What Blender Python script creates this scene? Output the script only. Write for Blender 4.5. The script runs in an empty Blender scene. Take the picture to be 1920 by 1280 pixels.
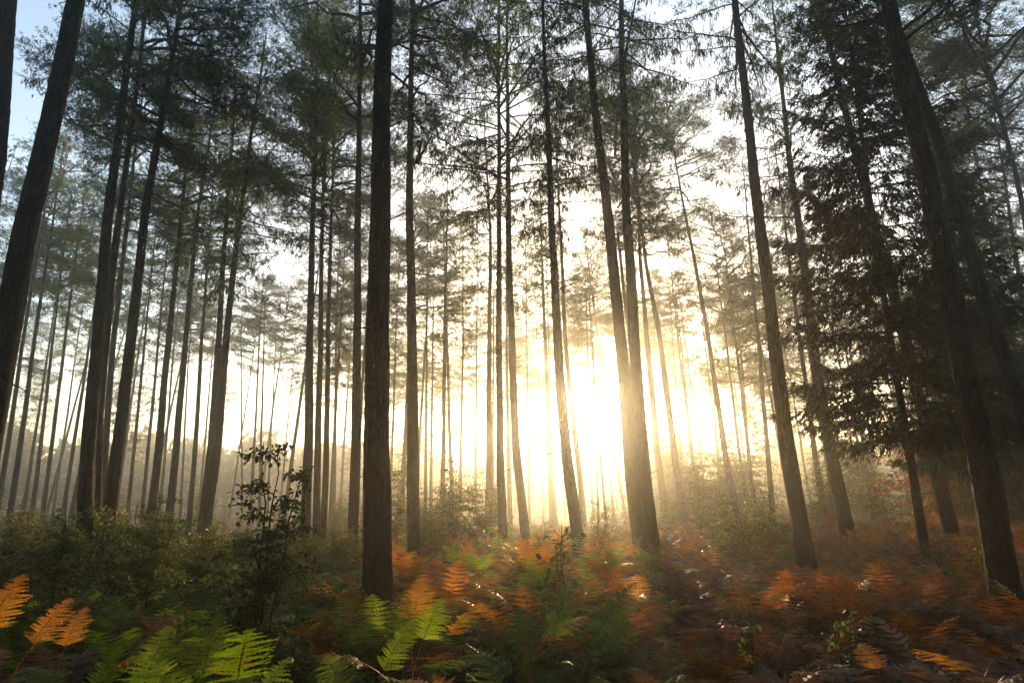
import bpy, math, random
import numpy as np
from mathutils import Vector, Matrix
R_ = math.radians
C = bpy.context.scene.collection
SC = bpy.context.scene
# ------------------------------------------------------------------ camera
F = 1152.0; TH = R_(14.0)                       # focal length in pixels of a 1920 wide frame, upward tilt
def gz(x, y):
    """height of the forest floor"""
    x = np.asarray(x, float); y = np.asarray(y, float)
    r = .10*np.sin(x*.55+1.3)*np.cos(y*.43+.4)+.06*np.sin(x*1.3+y*.9)+.05*np.sin(y*1.7-x*.4)
    r = r + .4*np.clip((x-1)/14, 0, 1)**1.2*np.clip((y-5)/14, 0, 1) + .3*np.exp(-((x-1.0)/3.2)**2-((y-11.5)/3.0)**2)
    return r
EYE = 2.05
CAM = np.array([0., 0., EYE])
cam_d = bpy.data.cameras.new('camera'); cam = bpy.data.objects.new('camera', cam_d); C.objects.link(cam)
cam.location = CAM; cam.rotation_euler = (R_(90)+TH, 0, 0)
cam_d.lens = 36*F/1920; cam_d.sensor_width = 36; cam_d.clip_end = 2000; cam_d.clip_start = .05
SC.camera = cam
FW = np.array([0, math.cos(TH), math.sin(TH)]); UP = np.array([0, -math.sin(TH), math.cos(TH)])
def pdir(x, y): return FW+np.array([1., 0, 0])*(x-960)/F+UP*(640-y)/F
def at(x, y, d):
    """the point at ground distance d seen along a direction"""
    v = pdir(x, y); return CAM+v*(d/v[1])
def foot(x, y, d):
    p = at(x, y, d); return p
# ------------------------------------------------------------------ light
sd = pdir(1116, 744); sd = sd/np.linalg.norm(sd)
EL = math.asin(sd[2]); AZ = math.atan2(sd[0], sd[1])
w = bpy.data.worlds.new('World'); SC.world = w; w.use_nodes = True; w.cycles.sampling_method = 'NONE'
nt = w.node_tree; nt.nodes.clear()
o_ = nt.nodes.new('ShaderNodeOutputWorld'); bg = nt.nodes.new('ShaderNodeBackground'); sk = nt.nodes.new('ShaderNodeTexSky')
sk.sky_type = 'NISHITA'; sk.sun_disc = False; sk.sun_elevation = EL; sk.sun_rotation = AZ
sk.air_density = 1.0; sk.dust_density = 1.8; sk.ozone_density = 1.0
bg.inputs[1].default_value = .15
nt.links.new(sk.outputs[0], bg.inputs[0]); nt.links.new(bg.outputs[0], o_.inputs[0])
sl = bpy.data.lights.new('sun', 'SUN'); sl.energy = 2.8; sl.angle = R_(.53); sl.color = (1, .71, .37)
so = bpy.data.objects.new('sun', sl); C.objects.link(so)
so.rotation_euler = Vector(sd).to_track_quat('Z', 'Y').to_euler(); so.location = (0, 0, 40)
vs = SC.view_settings; vs.view_transform = 'Standard'; vs.look = 'None'; vs.exposure = 1.65; vs.gamma = 1
HAZE = .0041
cy = SC.cycles
cy.max_bounces = 5; cy.diffuse_bounces = 2; cy.glossy_bounces = 1; cy.transmission_bounces = 3; cy.volume_bounces = 1
cy.transparent_max_bounces = 4; cy.sample_clamp_indirect = 4; cy.sample_clamp_direct = 0
cy.caustics_reflective = False; cy.caustics_refractive = False
cy.use_denoising = True; cy.denoiser = 'OPENIMAGEDENOISE'; cy.denoising_input_passes = 'RGB_ALBEDO_NORMAL'
cy.use_adaptive_sampling = False; cy.adaptive_threshold = .02
# ------------------------------------------------------------------ materials
def mat(name, cols, rough=.6, trans=0., scale=3., bump=0., island=False, spec=.3, bscale=30., stretch=(1, 1, 1), wet=0.):
    m = bpy.data.materials.new(name); m.use_nodes = True; n = m.node_tree; n.nodes.clear(); L = n.links
    out = n.nodes.new('ShaderNodeOutputMaterial'); p = n.nodes.new('ShaderNodeBsdfPrincipled')
    p.inputs['Roughness'].default_value = rough; p.inputs['Specular IOR Level'].default_value = spec
    cr = n.nodes.new('ShaderNodeValToRGB'); e = cr.color_ramp.elements
    while len(e) < len(cols): e.new(.5)
    for i, c in enumerate(cols):
        e[i].position = .25+.5*i/(len(cols)-1) if not island else i/(len(cols)-1); e[i].color = (*c, 1)
    tc = n.nodes.new('ShaderNodeTexCoord')
    mp = n.nodes.new('ShaderNodeMapping'); mp.inputs['Scale'].default_value = stretch; L.new(tc.outputs['Object'], mp.inputs[0])
    if island:
        g = n.nodes.new('ShaderNodeNewGeometry'); L.new(g.outputs['Random Per Island'], cr.inputs[0])
    else:
        t = n.nodes.new('ShaderNodeTexNoise'); t.inputs['Scale'].default_value = scale; t.inputs['Detail'].default_value = 5
        L.new(mp.outputs[0], t.inputs['Vector']); L.new(t.outputs[0], cr.inputs[0])
    col = cr.outputs[0]
    if bump:
        wn = n.nodes.new('ShaderNodeTexNoise'); wn.inputs['Scale'].default_value = bscale*.35; wn.inputs['Detail'].default_value = 3; L.new(mp.outputs[0], wn.inputs['Vector'])
        wa = n.nodes.new('ShaderNodeMixRGB'); wa.blend_type = 'LINEAR_LIGHT'; wa.inputs[0].default_value = .08; L.new(mp.outputs[0], wa.inputs[1]); L.new(wn.outputs['Color'], wa.inputs[2])
        vo = n.nodes.new('ShaderNodeTexVoronoi'); vo.feature = 'DISTANCE_TO_EDGE'; vo.inputs['Scale'].default_value = bscale*.55; L.new(wa.outputs[0], vo.inputs['Vector'])
        cm = n.nodes.new('ShaderNodeMapRange'); cm.inputs[1].default_value = .0; cm.inputs[2].default_value = .16; cm.inputs[3].default_value = .25; cm.inputs[4].default_value = 1.25; L.new(vo.outputs[0], cm.inputs[0])
        ml = n.nodes.new('ShaderNodeVectorMath'); ml.operation = 'SCALE'; L.new(col, ml.inputs[0]); L.new(cm.outputs[0], ml.inputs['Scale']); col = ml.outputs[0]
    if 'bark' in name:
        mn = n.nodes.new('ShaderNodeTexNoise'); mn.inputs['Scale'].default_value = .9; mn.inputs['Detail'].default_value = 7; mn.inputs['Roughness'].default_value = .65; L.new(tc.outputs['Object'], mn.inputs['Vector'])
        mf = n.nodes.new('ShaderNodeMapRange'); mf.inputs[1].default_value = .5; mf.inputs[2].default_value = .62; mf.inputs[4].default_value = .75; L.new(mn.outputs[0], mf.inputs[0])
        mm = n.nodes.new('ShaderNodeMixRGB'); mm.inputs[2].default_value = (.042, .05, .02, 1); L.new(mf.outputs[0], mm.inputs[0]); L.new(col, mm.inputs[1]); col = mm.outputs[0]
    oi = n.nodes.new('ShaderNodeObjectInfo'); hs = n.nodes.new('ShaderNodeHueSaturation')
    mr = n.nodes.new('ShaderNodeMapRange'); mr.inputs[3].default_value = .75; mr.inputs[4].default_value = 1.25
    L.new(oi.outputs['Random'], mr.inputs[0]); L.new(mr.outputs[0], hs.inputs['Value']); L.new(col, hs.inputs['Color'])
    col = hs.outputs[0]
    L.new(col, p.inputs['Base Color'])
    if bump:
        t3 = n.nodes.new('ShaderNodeTexNoise'); t3.inputs['Scale'].default_value = bscale*.6; t3.inputs['Detail'].default_value = 6
        ad = n.nodes.new('ShaderNodeMath'); ad.operation = 'ADD'
        L.new(mp.outputs[0], t3.inputs['Vector'])
        L.new(cm.outputs[0], ad.inputs[0]); L.new(t3.outputs[0], ad.inputs[1])
        b = n.nodes.new('ShaderNodeBump'); b.inputs['Strength'].default_value = bump; b.inputs['Distance'].default_value = .03
        L.new(ad.outputs[0], b.inputs['Height']); L.new(b.outputs[0], p.inputs['Normal'])
    if trans:
        tr = n.nodes.new('ShaderNodeBsdfTranslucent'); mx = n.nodes.new('ShaderNodeMixShader'); mx.inputs[0].default_value = trans
        h2 = n.nodes.new('ShaderNodeHueSaturation'); h2.inputs['Saturation'].default_value = 1.1; h2.inputs['Value'].default_value = 2.2
        L.new(col, h2.inputs['Color']); L.new(h2.outputs[0], tr.inputs[0])
        L.new(p.outputs[0], mx.inputs[1]); L.new(tr.outputs[0], mx.inputs[2]); L.new(mx.outputs[0], out.inputs[0])
    else: L.new(p.outputs[0], out.inputs[0])
    return m
M = dict(
 larch_bark=mat('larch_bark', [(.010, .007, .005), (.026, .018, .012), (.055, .039, .027)], .9, 0, 4, .9, bscale=16, stretch=(2.2, 2.2, .45)),
 pine_bark=mat('pine_bark', [(.012, .008, .005), (.034, .02, .012), (.068, .038, .024)], .9, 0, 4, .9, bscale=14, stretch=(2, 2, .5)),
 dark_bark=mat('dark_bark', [(.015, .017, .014), (.035, .035, .028), (.06, .055, .042)], .9, 0, 4, .9, bscale=18, stretch=(2.2, 2.2, .5)),
 wood=mat('twig_wood', [(.03, .022, .015), (.07, .05, .035)], .9, 0, 6),
 larch=mat('larch_needles', [(.035, .065, .014), (.065, .10, .02), (.11, .125, .028)], .5, .55, island=True),
 gold=mat('yellow_and_sunlit_larch_needles', [(.08, .10, .02), (.13, .13, .03), (.17, .14, .03)], .5, .5, island=True),  # autumn yellow, also used to paint foliage that reads as sunlit
 pine=mat('pine_needles', [(.018, .036, .014), (.035, .06, .02), (.055, .08, .024)], .5, .42, island=True),
 spruce=mat('spruce_needles', [(.014, .026, .014), (.024, .038, .018), (.035, .05, .02)], .6, .22, island=True, spec=.15),
 leaf=mat('shrub_leaves', [(.020, .032, .009), (.036, .05, .013), (.065, .08, .017), (.22, .17, .02)], .35, .58, island=True, spec=.5),
 sapl=mat('sapling_leaves', [(.024, .042, .012), (.045, .066, .016), (.09, .11, .022)], .45, .5, island=True, spec=.5),
 amber=mat('amber_leaves', [(.10, .09, .015), (.25, .17, .02), (.32, .18, .03)], .4, .5, island=True),
 russet=mat('russet_leaves', [(.16, .05, .02), (.24, .09, .03)], .5, .4, island=True),
 f_green=mat('green_bracken', [(.14, .07, .022), (.035, .07, .013), (.065, .115, .018), (.12, .155, .025)], .5, .5, scale=9, spec=.22),
 f_yellow=mat('yellow_green_bracken', [(.24, .13, .02), (.12, .18, .02), (.18, .24, .028), (.27, .26, .035)], .5, .55, scale=9, spec=.22),
 f_rust=mat('rust_bracken', [(.11, .036, .016), (.21, .078, .026), (.36, .17, .05)], .5, .42, scale=9, spec=.22),
 f_brown=mat('dull_brown_bracken', [(.06, .034, .022), (.12, .064, .04), (.20, .12, .07)], .45, .3, scale=9, spec=.4),
 f_orange=mat('orange_bracken', [(.20, .075, .022), (.36, .16, .035), (.46, .25, .07)], .4, .5, scale=2.5, spec=.4),
 soil=mat('leaf_litter', [(.02, .014, .009), (.045, .03, .018), (.075, .045, .022)], .95, 0, 1.5, .8, bscale=12),
 cover=mat('low_green_cover', [(.02, .035, .013), (.035, .055, .018), (.055, .07, .02)], .55, .3, island=True, spec=.25),
)
# ------------------------------------------------------------------ mesh helpers
def fm(name, V, Fc, smooth=False):
    """mesh from a numpy vertex array and a list of face arrays (each of one polygon size)"""
    me = bpy.data.meshes.new(name)
    V = np.asarray(V, np.float32)
    if not isinstance(Fc, list): Fc = [Fc]
    Fc = [np.asarray(f, np.int32) for f in Fc if len(f)]
    idx = np.concatenate([f.ravel() for f in Fc]); tot = np.concatenate([np.full(len(f), f.shape[1], np.int32) for f in Fc])
    me.vertices.add(len(V)); me.vertices.foreach_set('co', V.ravel())
    me.loops.add(len(idx)); me.loops.foreach_set('vertex_index', idx)
    me.polygons.add(len(tot)); me.polygons.foreach_set('loop_start', np.concatenate([[0], np.cumsum(tot)[:-1]]).astype(np.int32))
    try: me.polygons.foreach_set('loop_total', tot)
    except Exception: pass
    me.update(calc_edges=True)
    if smooth: me.polygons.foreach_set('use_smooth', np.ones(len(tot), bool))
    return me
def obj(name, me, m=None, parent=None, loc=(0, 0, 0)):
    o = bpy.data.objects.new(name, me); C.objects.link(o); o.location = loc
    if m is not None:
        if not me.materials: me.materials.append(m)
        if me.materials[0] != m: o.material_slots[0].link = 'OBJECT'; o.material_slots[0].material = m
    if parent is not None: o.parent = parent
    return o
def empty(name, loc=(0, 0, 0)):
    o = bpy.data.objects.new(name, None); C.objects.link(o); o.location = loc; o.empty_display_size = .3; return o
def tag(o, label, cat, group=None, kind=None):
    if label: o['label'] = label
    if cat: o['category'] = cat
    if group: o['group'] = group
    if kind: o['kind'] = kind
    return o
class Acc:
    def __init__(s): s.V = []; s.F = {}; s.n = 0
    def add(s, V, Fc):
        V = np.asarray(V, float); Fc = np.asarray(Fc, int); s.V.append(V); s.F.setdefault(Fc.shape[1], []).append(Fc+s.n); s.n += len(V)
    def mesh(s, name, smooth=False): return fm(name, np.concatenate(s.V), [np.concatenate(f) for f in s.F.values()], smooth)
def unit(v): return v/np.maximum(np.linalg.norm(v, axis=-1, keepdims=True), 1e-9)
def kites(acc, P0, P1, wd, rng, mid=.45, side=None):
    """thin leaf-like blades from P0 to P1"""
    P0 = np.asarray(P0); P1 = np.asarray(P1); n = len(P0)
    if n == 0: return
    d = P1-P0; r = rng.normal(size=(n, 3)) if side is None else side
    s = unit(np.cross(d, r))*(np.asarray(wd).reshape(-1, 1)*.5 if np.ndim(wd) else wd*.5)
    m = P0+d*mid
    V = np.stack([P0, m+s, P1, m-s], 1).reshape(-1, 3)
    i = np.arange(n)[:, None]*4
    acc.add(V, i+np.array([[0, 1, 2, 3]]))
def tube(acc, P, r, k=6):
    P = np.asarray(P, float); n = len(P); r = np.broadcast_to(r, (n,))
    T = unit(np.gradient(P, axis=0)); a = np.array([0, 0, 1.]) if abs(T[0][2]) < .8 else np.array([1., 0, 0])
    X = unit(np.cross(T, a)); Y = np.cross(T, X)
    th = np.arange(k)*2*math.pi/k
    V = P[:, None]+(X[:, None]*np.cos(th)[None, :, None]+Y[:, None]*np.sin(th)[None, :, None])*r[:, None, None]
    i = np.arange(n-1)[:, None]*k; j = np.arange(k)[None]; j2 = (j+1) % k
    Q = np.stack([i+j, i+j2, i+k+j2, i+k+j], -1).reshape(-1, 4)
    acc.add(V.reshape(-1, 3), Q)
# ------------------------------------------------------------------ trunks
def trunk_mesh(name, path, rad, seed, k=18, step=.22, rough=.05):
    """path: world points along the axis relative to the base; rad: radius at each"""
    rng = np.random.default_rng(seed)
    z = path[:, 2]; zz = np.arange(z[0], z[-1], step)
    X = np.interp(zz, z, path[:, 0]); Y = np.interp(zz, z, path[:, 1]); Rr = np.interp(zz, z, rad)
    K = 5                                              # round off the corners of the path
    ker = np.ones(K)/K
    X = np.convolve(np.pad(X, K//2, 'edge'), ker, 'valid'); Y = np.convolve(np.pad(Y, K//2, 'edge'), ker, 'valid')
    a1, a2 = rng.uniform(0, 6, 2); hz = zz-zz[0]; ww = .10*Rr[0]*np.clip(hz/2, 0, 1)
    X = X+ww*(np.sin(hz*.55+a1)+.5*np.sin(hz*1.35+a2)); Y = Y+ww*np.sin(hz*.6+a2)
    th = np.arange(k)*2*math.pi/k
    D = np.ones((len(zz), k))
    for _ in range(6):
        D += rough*.35*np.sin(th[None]*rng.integers(1, 8)+zz[:, None]*rng.uniform(.4, 4)+rng.uniform(0, 6))
    D += rng.normal(size=D.shape)*rough*.45
    h = zz-zz[0]
    fl = 1+np.exp(-h/.38)[:, None]*(.5+.3*np.sin(th[None]*5+rng.uniform(0, 6))+.1*np.sin(th[None]*3+rng.uniform(0, 6)))
    Rr = Rr[:, None]*D*fl
    V = np.stack([X[:, None]+Rr*np.cos(th), Y[:, None]+Rr*np.sin(th), np.repeat(zz[:, None], k, 1)], -1).reshape(-1, 3)
    n = len(zz); i = np.arange(n-1)[:, None]*k; j = np.arange(k)[None]; j2 = (j+1) % k
    Q = np.stack([i+j, i+j2, i+k+j2, i+k+j], -1).reshape(-1, 4)
    return fm(name, V, [Q, (np.arange(k)+(n-1)*k)[None]], True)
# ------------------------------------------------------------------ crowns (origin at the crown base, z along the trunk)
def limb_curve(az, L, up0, droop, tipup, n=9):
    s = np.linspace(0, 1, n); h = np.array([math.cos(az), math.sin(az), 0])
    z = L*(up0*s-droop*s**1.6+tipup*s**3.5)
    return h*(L*s)[:, None]*1.+np.array([0, 0, 1.])*z[:, None]
def crown_larch(seed, Lc=14., Rm=3.9, nl=64, dens=1.):
    rng = np.random.default_rng(seed); A = Acc(); W = Acc()
    for i in range(nl):
        t = (i+rng.random())/nl; L = (Rm*(1-t)**.75*rng.uniform(.55, 1.15)+.3)
        if t < .12: L *= rng.uniform(.4, .9)
        az = rng.uniform(0, 2*math.pi); z0 = t*Lc
        P = limb_curve(az, L, .25+.5*t-.1*(1-t), rng.uniform(.35, .6)*(1-t*.6), rng.uniform(.15, .38)); P += rng.normal(size=P.shape)*.02*L*np.linspace(0, 1, 9)[:, None]
        P[:, 2] += z0; tube(W, P, np.linspace(.014+.0075*L, .006, 9), 4)
        nb = int(L*6.5*dens)+2
        s = np.sort(rng.uniform(.16, 1., nb)); B = np.stack([np.interp(s*8, np.arange(9), P[:, c]) for c in range(3)], -1)
        h = np.array([math.cos(az), math.sin(az), 0]); sd_ = np.array([-h[1], h[0], 0])
        sg = rng.choice([-1, 1], nb); bl = rng.uniform(.25, .75, nb)*(1.15-s)*min(L, 2.8)*.55+.12
        D = unit(h*rng.uniform(.2, .9, nb)[:, None]+sd_*(sg*rng.uniform(.4, 1.1, nb))[:, None]+np.array([0, 0, 1.])*rng.uniform(-.7, .05, nb)[:, None])
        E = B+D*bl[:, None]; E[:, 2] -= bl*.25
        kites(W, B, E, .016, rng, .3)
        ns = 11
        u = rng.uniform(.05, 1, (nb, ns, 1)); S0 = (B[:, None]+(E-B)[:, None]*u).reshape(-1, 3)
        q = rng.uniform(.12, .42, (nb*ns, 1))*(.6+.5*min(L, 3)/3)
        S1 = S0+np.concatenate([rng.normal(size=(nb*ns, 2))*.22, -np.ones((nb*ns, 1))*rng.uniform(.5, 1.1, (nb*ns, 1))], 1)*q
        kites(A, S0, S1, rng.uniform(.018, .036, nb*ns), rng)
        # needles sprouting on the limb itself
        m = int(L*14); s = rng.uniform(.1, 1, m); B = np.stack([np.interp(s*8, np.arange(9), P[:, c]) for c in range(3)], -1)
        kites(A, B, B+rng.normal(size=(m, 3))*.09+np.array([0, 0, -.06]), .022, rng)
    return A.mesh('larch_foliage'), W.mesh('larch_limbs')
def crown_pine(seed, Lc=8.5, Rm=3.0, nl=35, dens=1.):
    rng = np.random.default_rng(seed); A = Acc(); W = Acc()
    for i in range(nl):
        t = (i+rng.random())/nl; L = Rm*(math.sin(math.pi*min(1, .18+.78*t))**.7)*rng.uniform(.5, 1.15)+.25
        az = rng.uniform(0, 2*math.pi); z0 = t*Lc
        P = limb_curve(az, L, rng.uniform(.0, .5)+.35*t, .25, rng.uniform(.05, .3)); P += rng.normal(size=P.shape)*.05*L*np.linspace(0, 1, 9)[:, None]
        P[:, 2] += z0; tube(W, P, np.linspace(.02+.012*L, .008, 9), 4)
        nc = int((3+L*3.2)*dens)
        for j in range(nc):
            s = rng.uniform(.4, 1.02); b = np.array([np.interp(s*8, np.arange(9), P[:, c]) for c in range(3)])
            c = b+rng.normal(size=3)*np.array([.3, .3, .2])*(.35+.25*L)
            kites(W, b[None], c[None], .02, rng, .3)
            nt_ = int(rng.integers(14, 24)); tc_ = c+rng.normal(size=(nt_, 3))*np.array([.24, .24, .11]); tc_ = np.repeat(tc_, 10, 0)
            kites(W, np.repeat(c[None], nt_, 0), tc_[::10], .011, rng, .3)
            d = unit(rng.normal(size=(nt_*10, 3))+np.array([0, 0, .45]))*rng.uniform(.06, .13, (nt_*10, 1))
            kites(A, tc_, tc_+d, .017, rng, .5)
    return A.mesh('pine_foliage'), W.mesh('pine_limbs')
def crown_spruce(seed, Lc=15., Rm=2.7, nl=120, dens=1., low=.6, sw=1.):
    rng = np.random.default_rng(seed); A = Acc(); W = Acc()
    for i in range(nl):
        t = (i+rng.random())/nl; L = Rm*(1-t)**.8*rng.uniform(.55, 1.15)+.25
        if t < .2: L *= low+(1-low)*t/.2
        az = rng.uniform(0, 2*math.pi); z0 = t*Lc
        P = limb_curve(az, L, .15+.5*t, rng.uniform(.35, .65)*(1-t*.7), rng.uniform(.2, .4)); P += rng.normal(size=P.shape)*.015*L*np.linspace(0, 1, 9)[:, None]
        P[:, 2] += z0; tube(W, P, np.linspace(.01+.006*L, .005, 9), 4)
        nb = int(L*11*dens)+3; s = np.sort(rng.uniform(.12, 1., nb)); B = np.stack([np.interp(s*8, np.arange(9), P[:, c]) for c in range(3)], -1)
        h = np.array([math.cos(az), math.sin(az), 0]); sd_ = np.array([-h[1], h[0], 0])
        sg = rng.choice([-1, 1], nb); bl = rng.uniform(.25, .8, nb)*(1.2-s)*min(L, 2.4)*.6+.1
        D = unit(h*rng.uniform(.4, 1.1, nb)[:, None]+sd_*(sg*rng.uniform(.3, .9, nb))[:, None]+np.array([0, 0, 1.])*rng.uniform(-1.1, -.15, nb)[:, None])
        E = B+D*bl[:, None]; kites(W, B, E, .012, rng, .3)
        ns = 20; u = rng.uniform(.0, 1, (nb, ns, 1)); S0 = (B[:, None]+(E-B)[:, None]*u).reshape(-1, 3)
        dd = np.repeat(unit(E-B), ns, 0)*rng.uniform(.02, .12, (nb*ns, 1))
        S1 = S0+dd+rng.normal(size=(nb*ns, 3))*.045+np.array([0, 0, -.035])*rng.uniform(0, 2.6, (nb*ns, 1))
        kites(A, S0, S1, rng.uniform(.016, .03, nb*ns)*sw, rng)
        m = int(L*45); s = rng.uniform(.08, 1, m); B = np.stack([np.interp(s*8, np.arange(9), P[:, c]) for c in range(3)], -1)
        kites(A, B, B+rng.normal(size=(m, 3))*.05+h*.05, .02, rng)
    return A.mesh('spruce_foliage'), W.mesh('spruce_limbs')
def shrub(seed, H=1.8, Rd=.9, stems=7, leaves=2600, ls=.05, hero=False, layered=False):
    rng = np.random.default_rng(seed); A = Acc(); W = Acc(); pts = []
    for i in range(stems):
        az = rng.uniform(0, 2*math.pi); hh = H*rng.uniform(.6, 1.0) if i else H; lean = rng.uniform(.1, 1)*Rd*.6*(0 if i == 0 else 1)
        n = 10; s = np.linspace(0, 1, n)
        P = np.stack([np.cos(az)*lean*s**1.2, np.sin(az)*lean*s**1.2, hh*s], -1)+rng.normal(size=(n, 3))*.02*s[:, None]
        tube(W, P, np.linspace(.008+.004*hh, .003, n), 5)
        nb = int(8+hh*7)
        for j in range(nb):
            t = rng.uniform(.15 if not layered else .1, .98); b = np.array([np.interp(t*(n-1), np.arange(n), P[:, c]) for c in range(3)])
            L = Rd*rng.uniform(.3, .9)*(1.1-t)+.1; a = rng.uniform(0, 2*math.pi)
            e = b+np.array([math.cos(a)*L, math.sin(a)*L, L*rng.uniform(.0, .5) if not layered else L*rng.uniform(-.15, .12)])
            q = np.linspace(0, 1, 5)[:, None]; BP = b+(e-b)*q+np.array([0, 0, 1.])*(.1*L*np.sin(q*3.1)); tube(W, BP, np.linspace(.005, .002, 5), 3)
            pts.append((b, e, L))
    tot = sum(p[2] for p in pts)
    for b, e, L in pts:
        m = max(2, int(leaves*L/tot)); s = rng.uniform(.1, 1.05, (m, 1))
        B = b+(e-b)*s+np.array([0, 0, 1.])*(.1*L*np.sin(s*3.1)); B += rng.normal(size=(m, 3))*(.03 if hero else .06)*np.array([1, 1, .6 if not layered else .3])
        d = unit(rng.normal(size=(m, 3))+np.array([0, 0, -.5])+unit(e-b)*.8)*(ls*rng.uniform(.6, 1.25, (m, 1)))
        if hero:                                      # pointed oval leaves on short stalks, folded along the middle
            st = B+d*.35; kites(W, B, st, .003, rng, .5)
            sv = unit(np.cross(d, rng.normal(size=(m, 3))+np.array([0, 0, 2.5]))); nn = unit(np.cross(sv, d))*ls*.12
            V = np.stack([st, st+d*.28+sv*ls*.34+nn, st+d*.66+sv*ls*.24+nn, st+d*1.05, st+d*.66-sv*ls*.24+nn, st+d*.28-sv*ls*.34+nn], 1).reshape(-1, 3)
            i = np.arange(m)[:, None]*6; A.add(V, np.concatenate([i+np.array([[0, 3, 2, 1]]), i+np.array([[0, 5, 4, 3]])]))
        else: kites(A, B, B+d, ls*.62, rng, .45, side=rng.normal(size=(m, 3))+np.array([0, 0, 1.2]))
    return A.mesh('shrub_leaves'), W.mesh('shrub_stems')
# ------------------------------------------------------------------ ferns
def frond_arrays(seed, L=1.12, detail=2, upright=.5, s0=.43):
    """one arching frond rooted at the origin and growing towards +x"""
    rng = np.random.default_rng(seed); A = Acc(); n = 14; s = np.linspace(0, 1, n)
    ang = np.interp(s, [0, .36, .68, 1], [1.42, 1.0*upright+.62, -.1+1.2*upright, -.95+1.6*upright])+rng.normal()*.08
    P = np.zeros((n, 3)); st = L/(n-1)
    for i in range(1, n): P[i] = P[i-1]+np.array([math.cos(ang[i]), 0, math.sin(ang[i])])*st
    P[:, 1] += np.sin(s*2.2)*rng.normal()*.06*L
    tube(A, P, np.linspace(.0042, .0012, n), 3)
    npn = {2: 16, 1: 11, 0: 9}[detail]; sp = np.linspace(s0, .985, npn)
    T = unit(np.gradient(P, axis=0))
    for k, u in enumerate(sp):
        b = np.array([np.interp(u*(n-1), np.arange(n), P[:, c]) for c in range(3)]); t = unit(np.array([np.interp(u*(n-1), np.arange(n), T[:, c]) for c in range(3)])[None])[0]
        q = (u-s0)/(1-s0); ln = L*(1-s0)*.40*(math.sin(math.pi*(.30+.70*q))**.9)*rng.uniform(.8, 1.12)+.008
        up = unit(np.cross(t, np.array([0, 1., 0]))[None])[0]*-1
        if up[2] < 0: up = -up
        for sg in (-1, 1):
            d = unit((np.array([0, sg, 0])*1.0+t*rng.uniform(.3, .5)+up*rng.uniform(-.25, .15))[None])[0]
            e = b+d*ln; e[2] -= ln*.15; wd = L*(1-s0)/npn*.76
            if detail == 2:
                m = max(5, int(ln/.010)); v = np.linspace(.05, .97, m)[:, None]; B = b+(e-b)*v
                pl = (wd*.66*(1-v**1.8)+.004)
                fwd = unit((t+d*.25)[None])
                for s2 in (-1, 1):
                    E = B+(fwd*s2+d*.35)*pl+rng.normal(size=B.shape)*.0015; dw = ln/m*.95
                    mdl = (B+E)/2; wv = d*dw*.5
                    V = np.stack([B-wv*.8, B+wv*.8, mdl+wv*.95, E, mdl-wv*.95], 1).reshape(-1, 3); i = np.arange(m)[:, None]*5
                    A.add(V, i+np.array([[0, 1, 2, 3, 4]]))
            elif detail == 1:
                kites(A, b[None], e[None], wd*.62, rng, .3, side=up[None])
                m = 6; v = np.linspace(.05, .95, m)[:, None]; B = b+(e-b)*v; pl = wd*.55*(1-v**1.6)+.004
                fwd = unit((t+d*.2)[None])
                for s2 in (-1, 1):
                    E = B+(fwd*s2+d*.3)*pl; kites(A, B, E, ln/m*1.0, rng, .5, side=np.repeat(up[None], m, 0))
            else:
                kites(A, b[None], e[None], wd*.85, rng, .35, side=up[None])
    return np.concatenate(A.V), {k: np.concatenate(f) for k, f in A.F.items()}
def fern_arrays(seed, nf, detail, L=1.12):
    rng = np.random.default_rng(seed); Vs = []; Fs = {}; n = 0
    for i in range(nf):
        V, Fd = frond_arrays(seed*31+i, L*rng.uniform(.65, 1.1), detail, rng.uniform(.15, .85))
        a = 2*math.pi*(i+rng.uniform(-.35, .35))/nf; c, s = math.cos(a), math.sin(a)
        V = V@np.array([[c, s, 0], [-s, c, 0], [0, 0, 1]]); Vs.append(V)
        for k, f in Fd.items(): Fs.setdefault(k, []).append(f+n)
        n += len(V)
    return np.concatenate(Vs), {k: np.concatenate(f) for k, f in Fs.items()}

# ------------------------------------------------------------------ the ground and the far field
def ground():
    xs = np.concatenate([np.linspace(-320, -31, 40), np.linspace(-30, 30, 260), np.linspace(31, 320, 40)])
    ys = np.concatenate([np.linspace(-60, 1, 30), np.linspace(1.2, 40, 230), np.linspace(41, 420, 60)])
    X, Y = np.meshgrid(xs, ys); Z = gz(X, Y)
    rng = np.random.default_rng(3); Z = Z+rng.normal(size=Z.shape)*.012
    V = np.stack([X, Y, Z], -1).reshape(-1, 3); nx = len(xs)
    i = (np.arange(len(ys)-1)[:, None]*nx+np.arange(nx-1)[None]).reshape(-1, 1)
    o = obj('forest_floor', fm('forest_floor', V, i+np.array([[0, 1, nx+1, nx]]), True), M['soil']); tag(o, None, None, None, 'structure')
ground()
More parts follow.
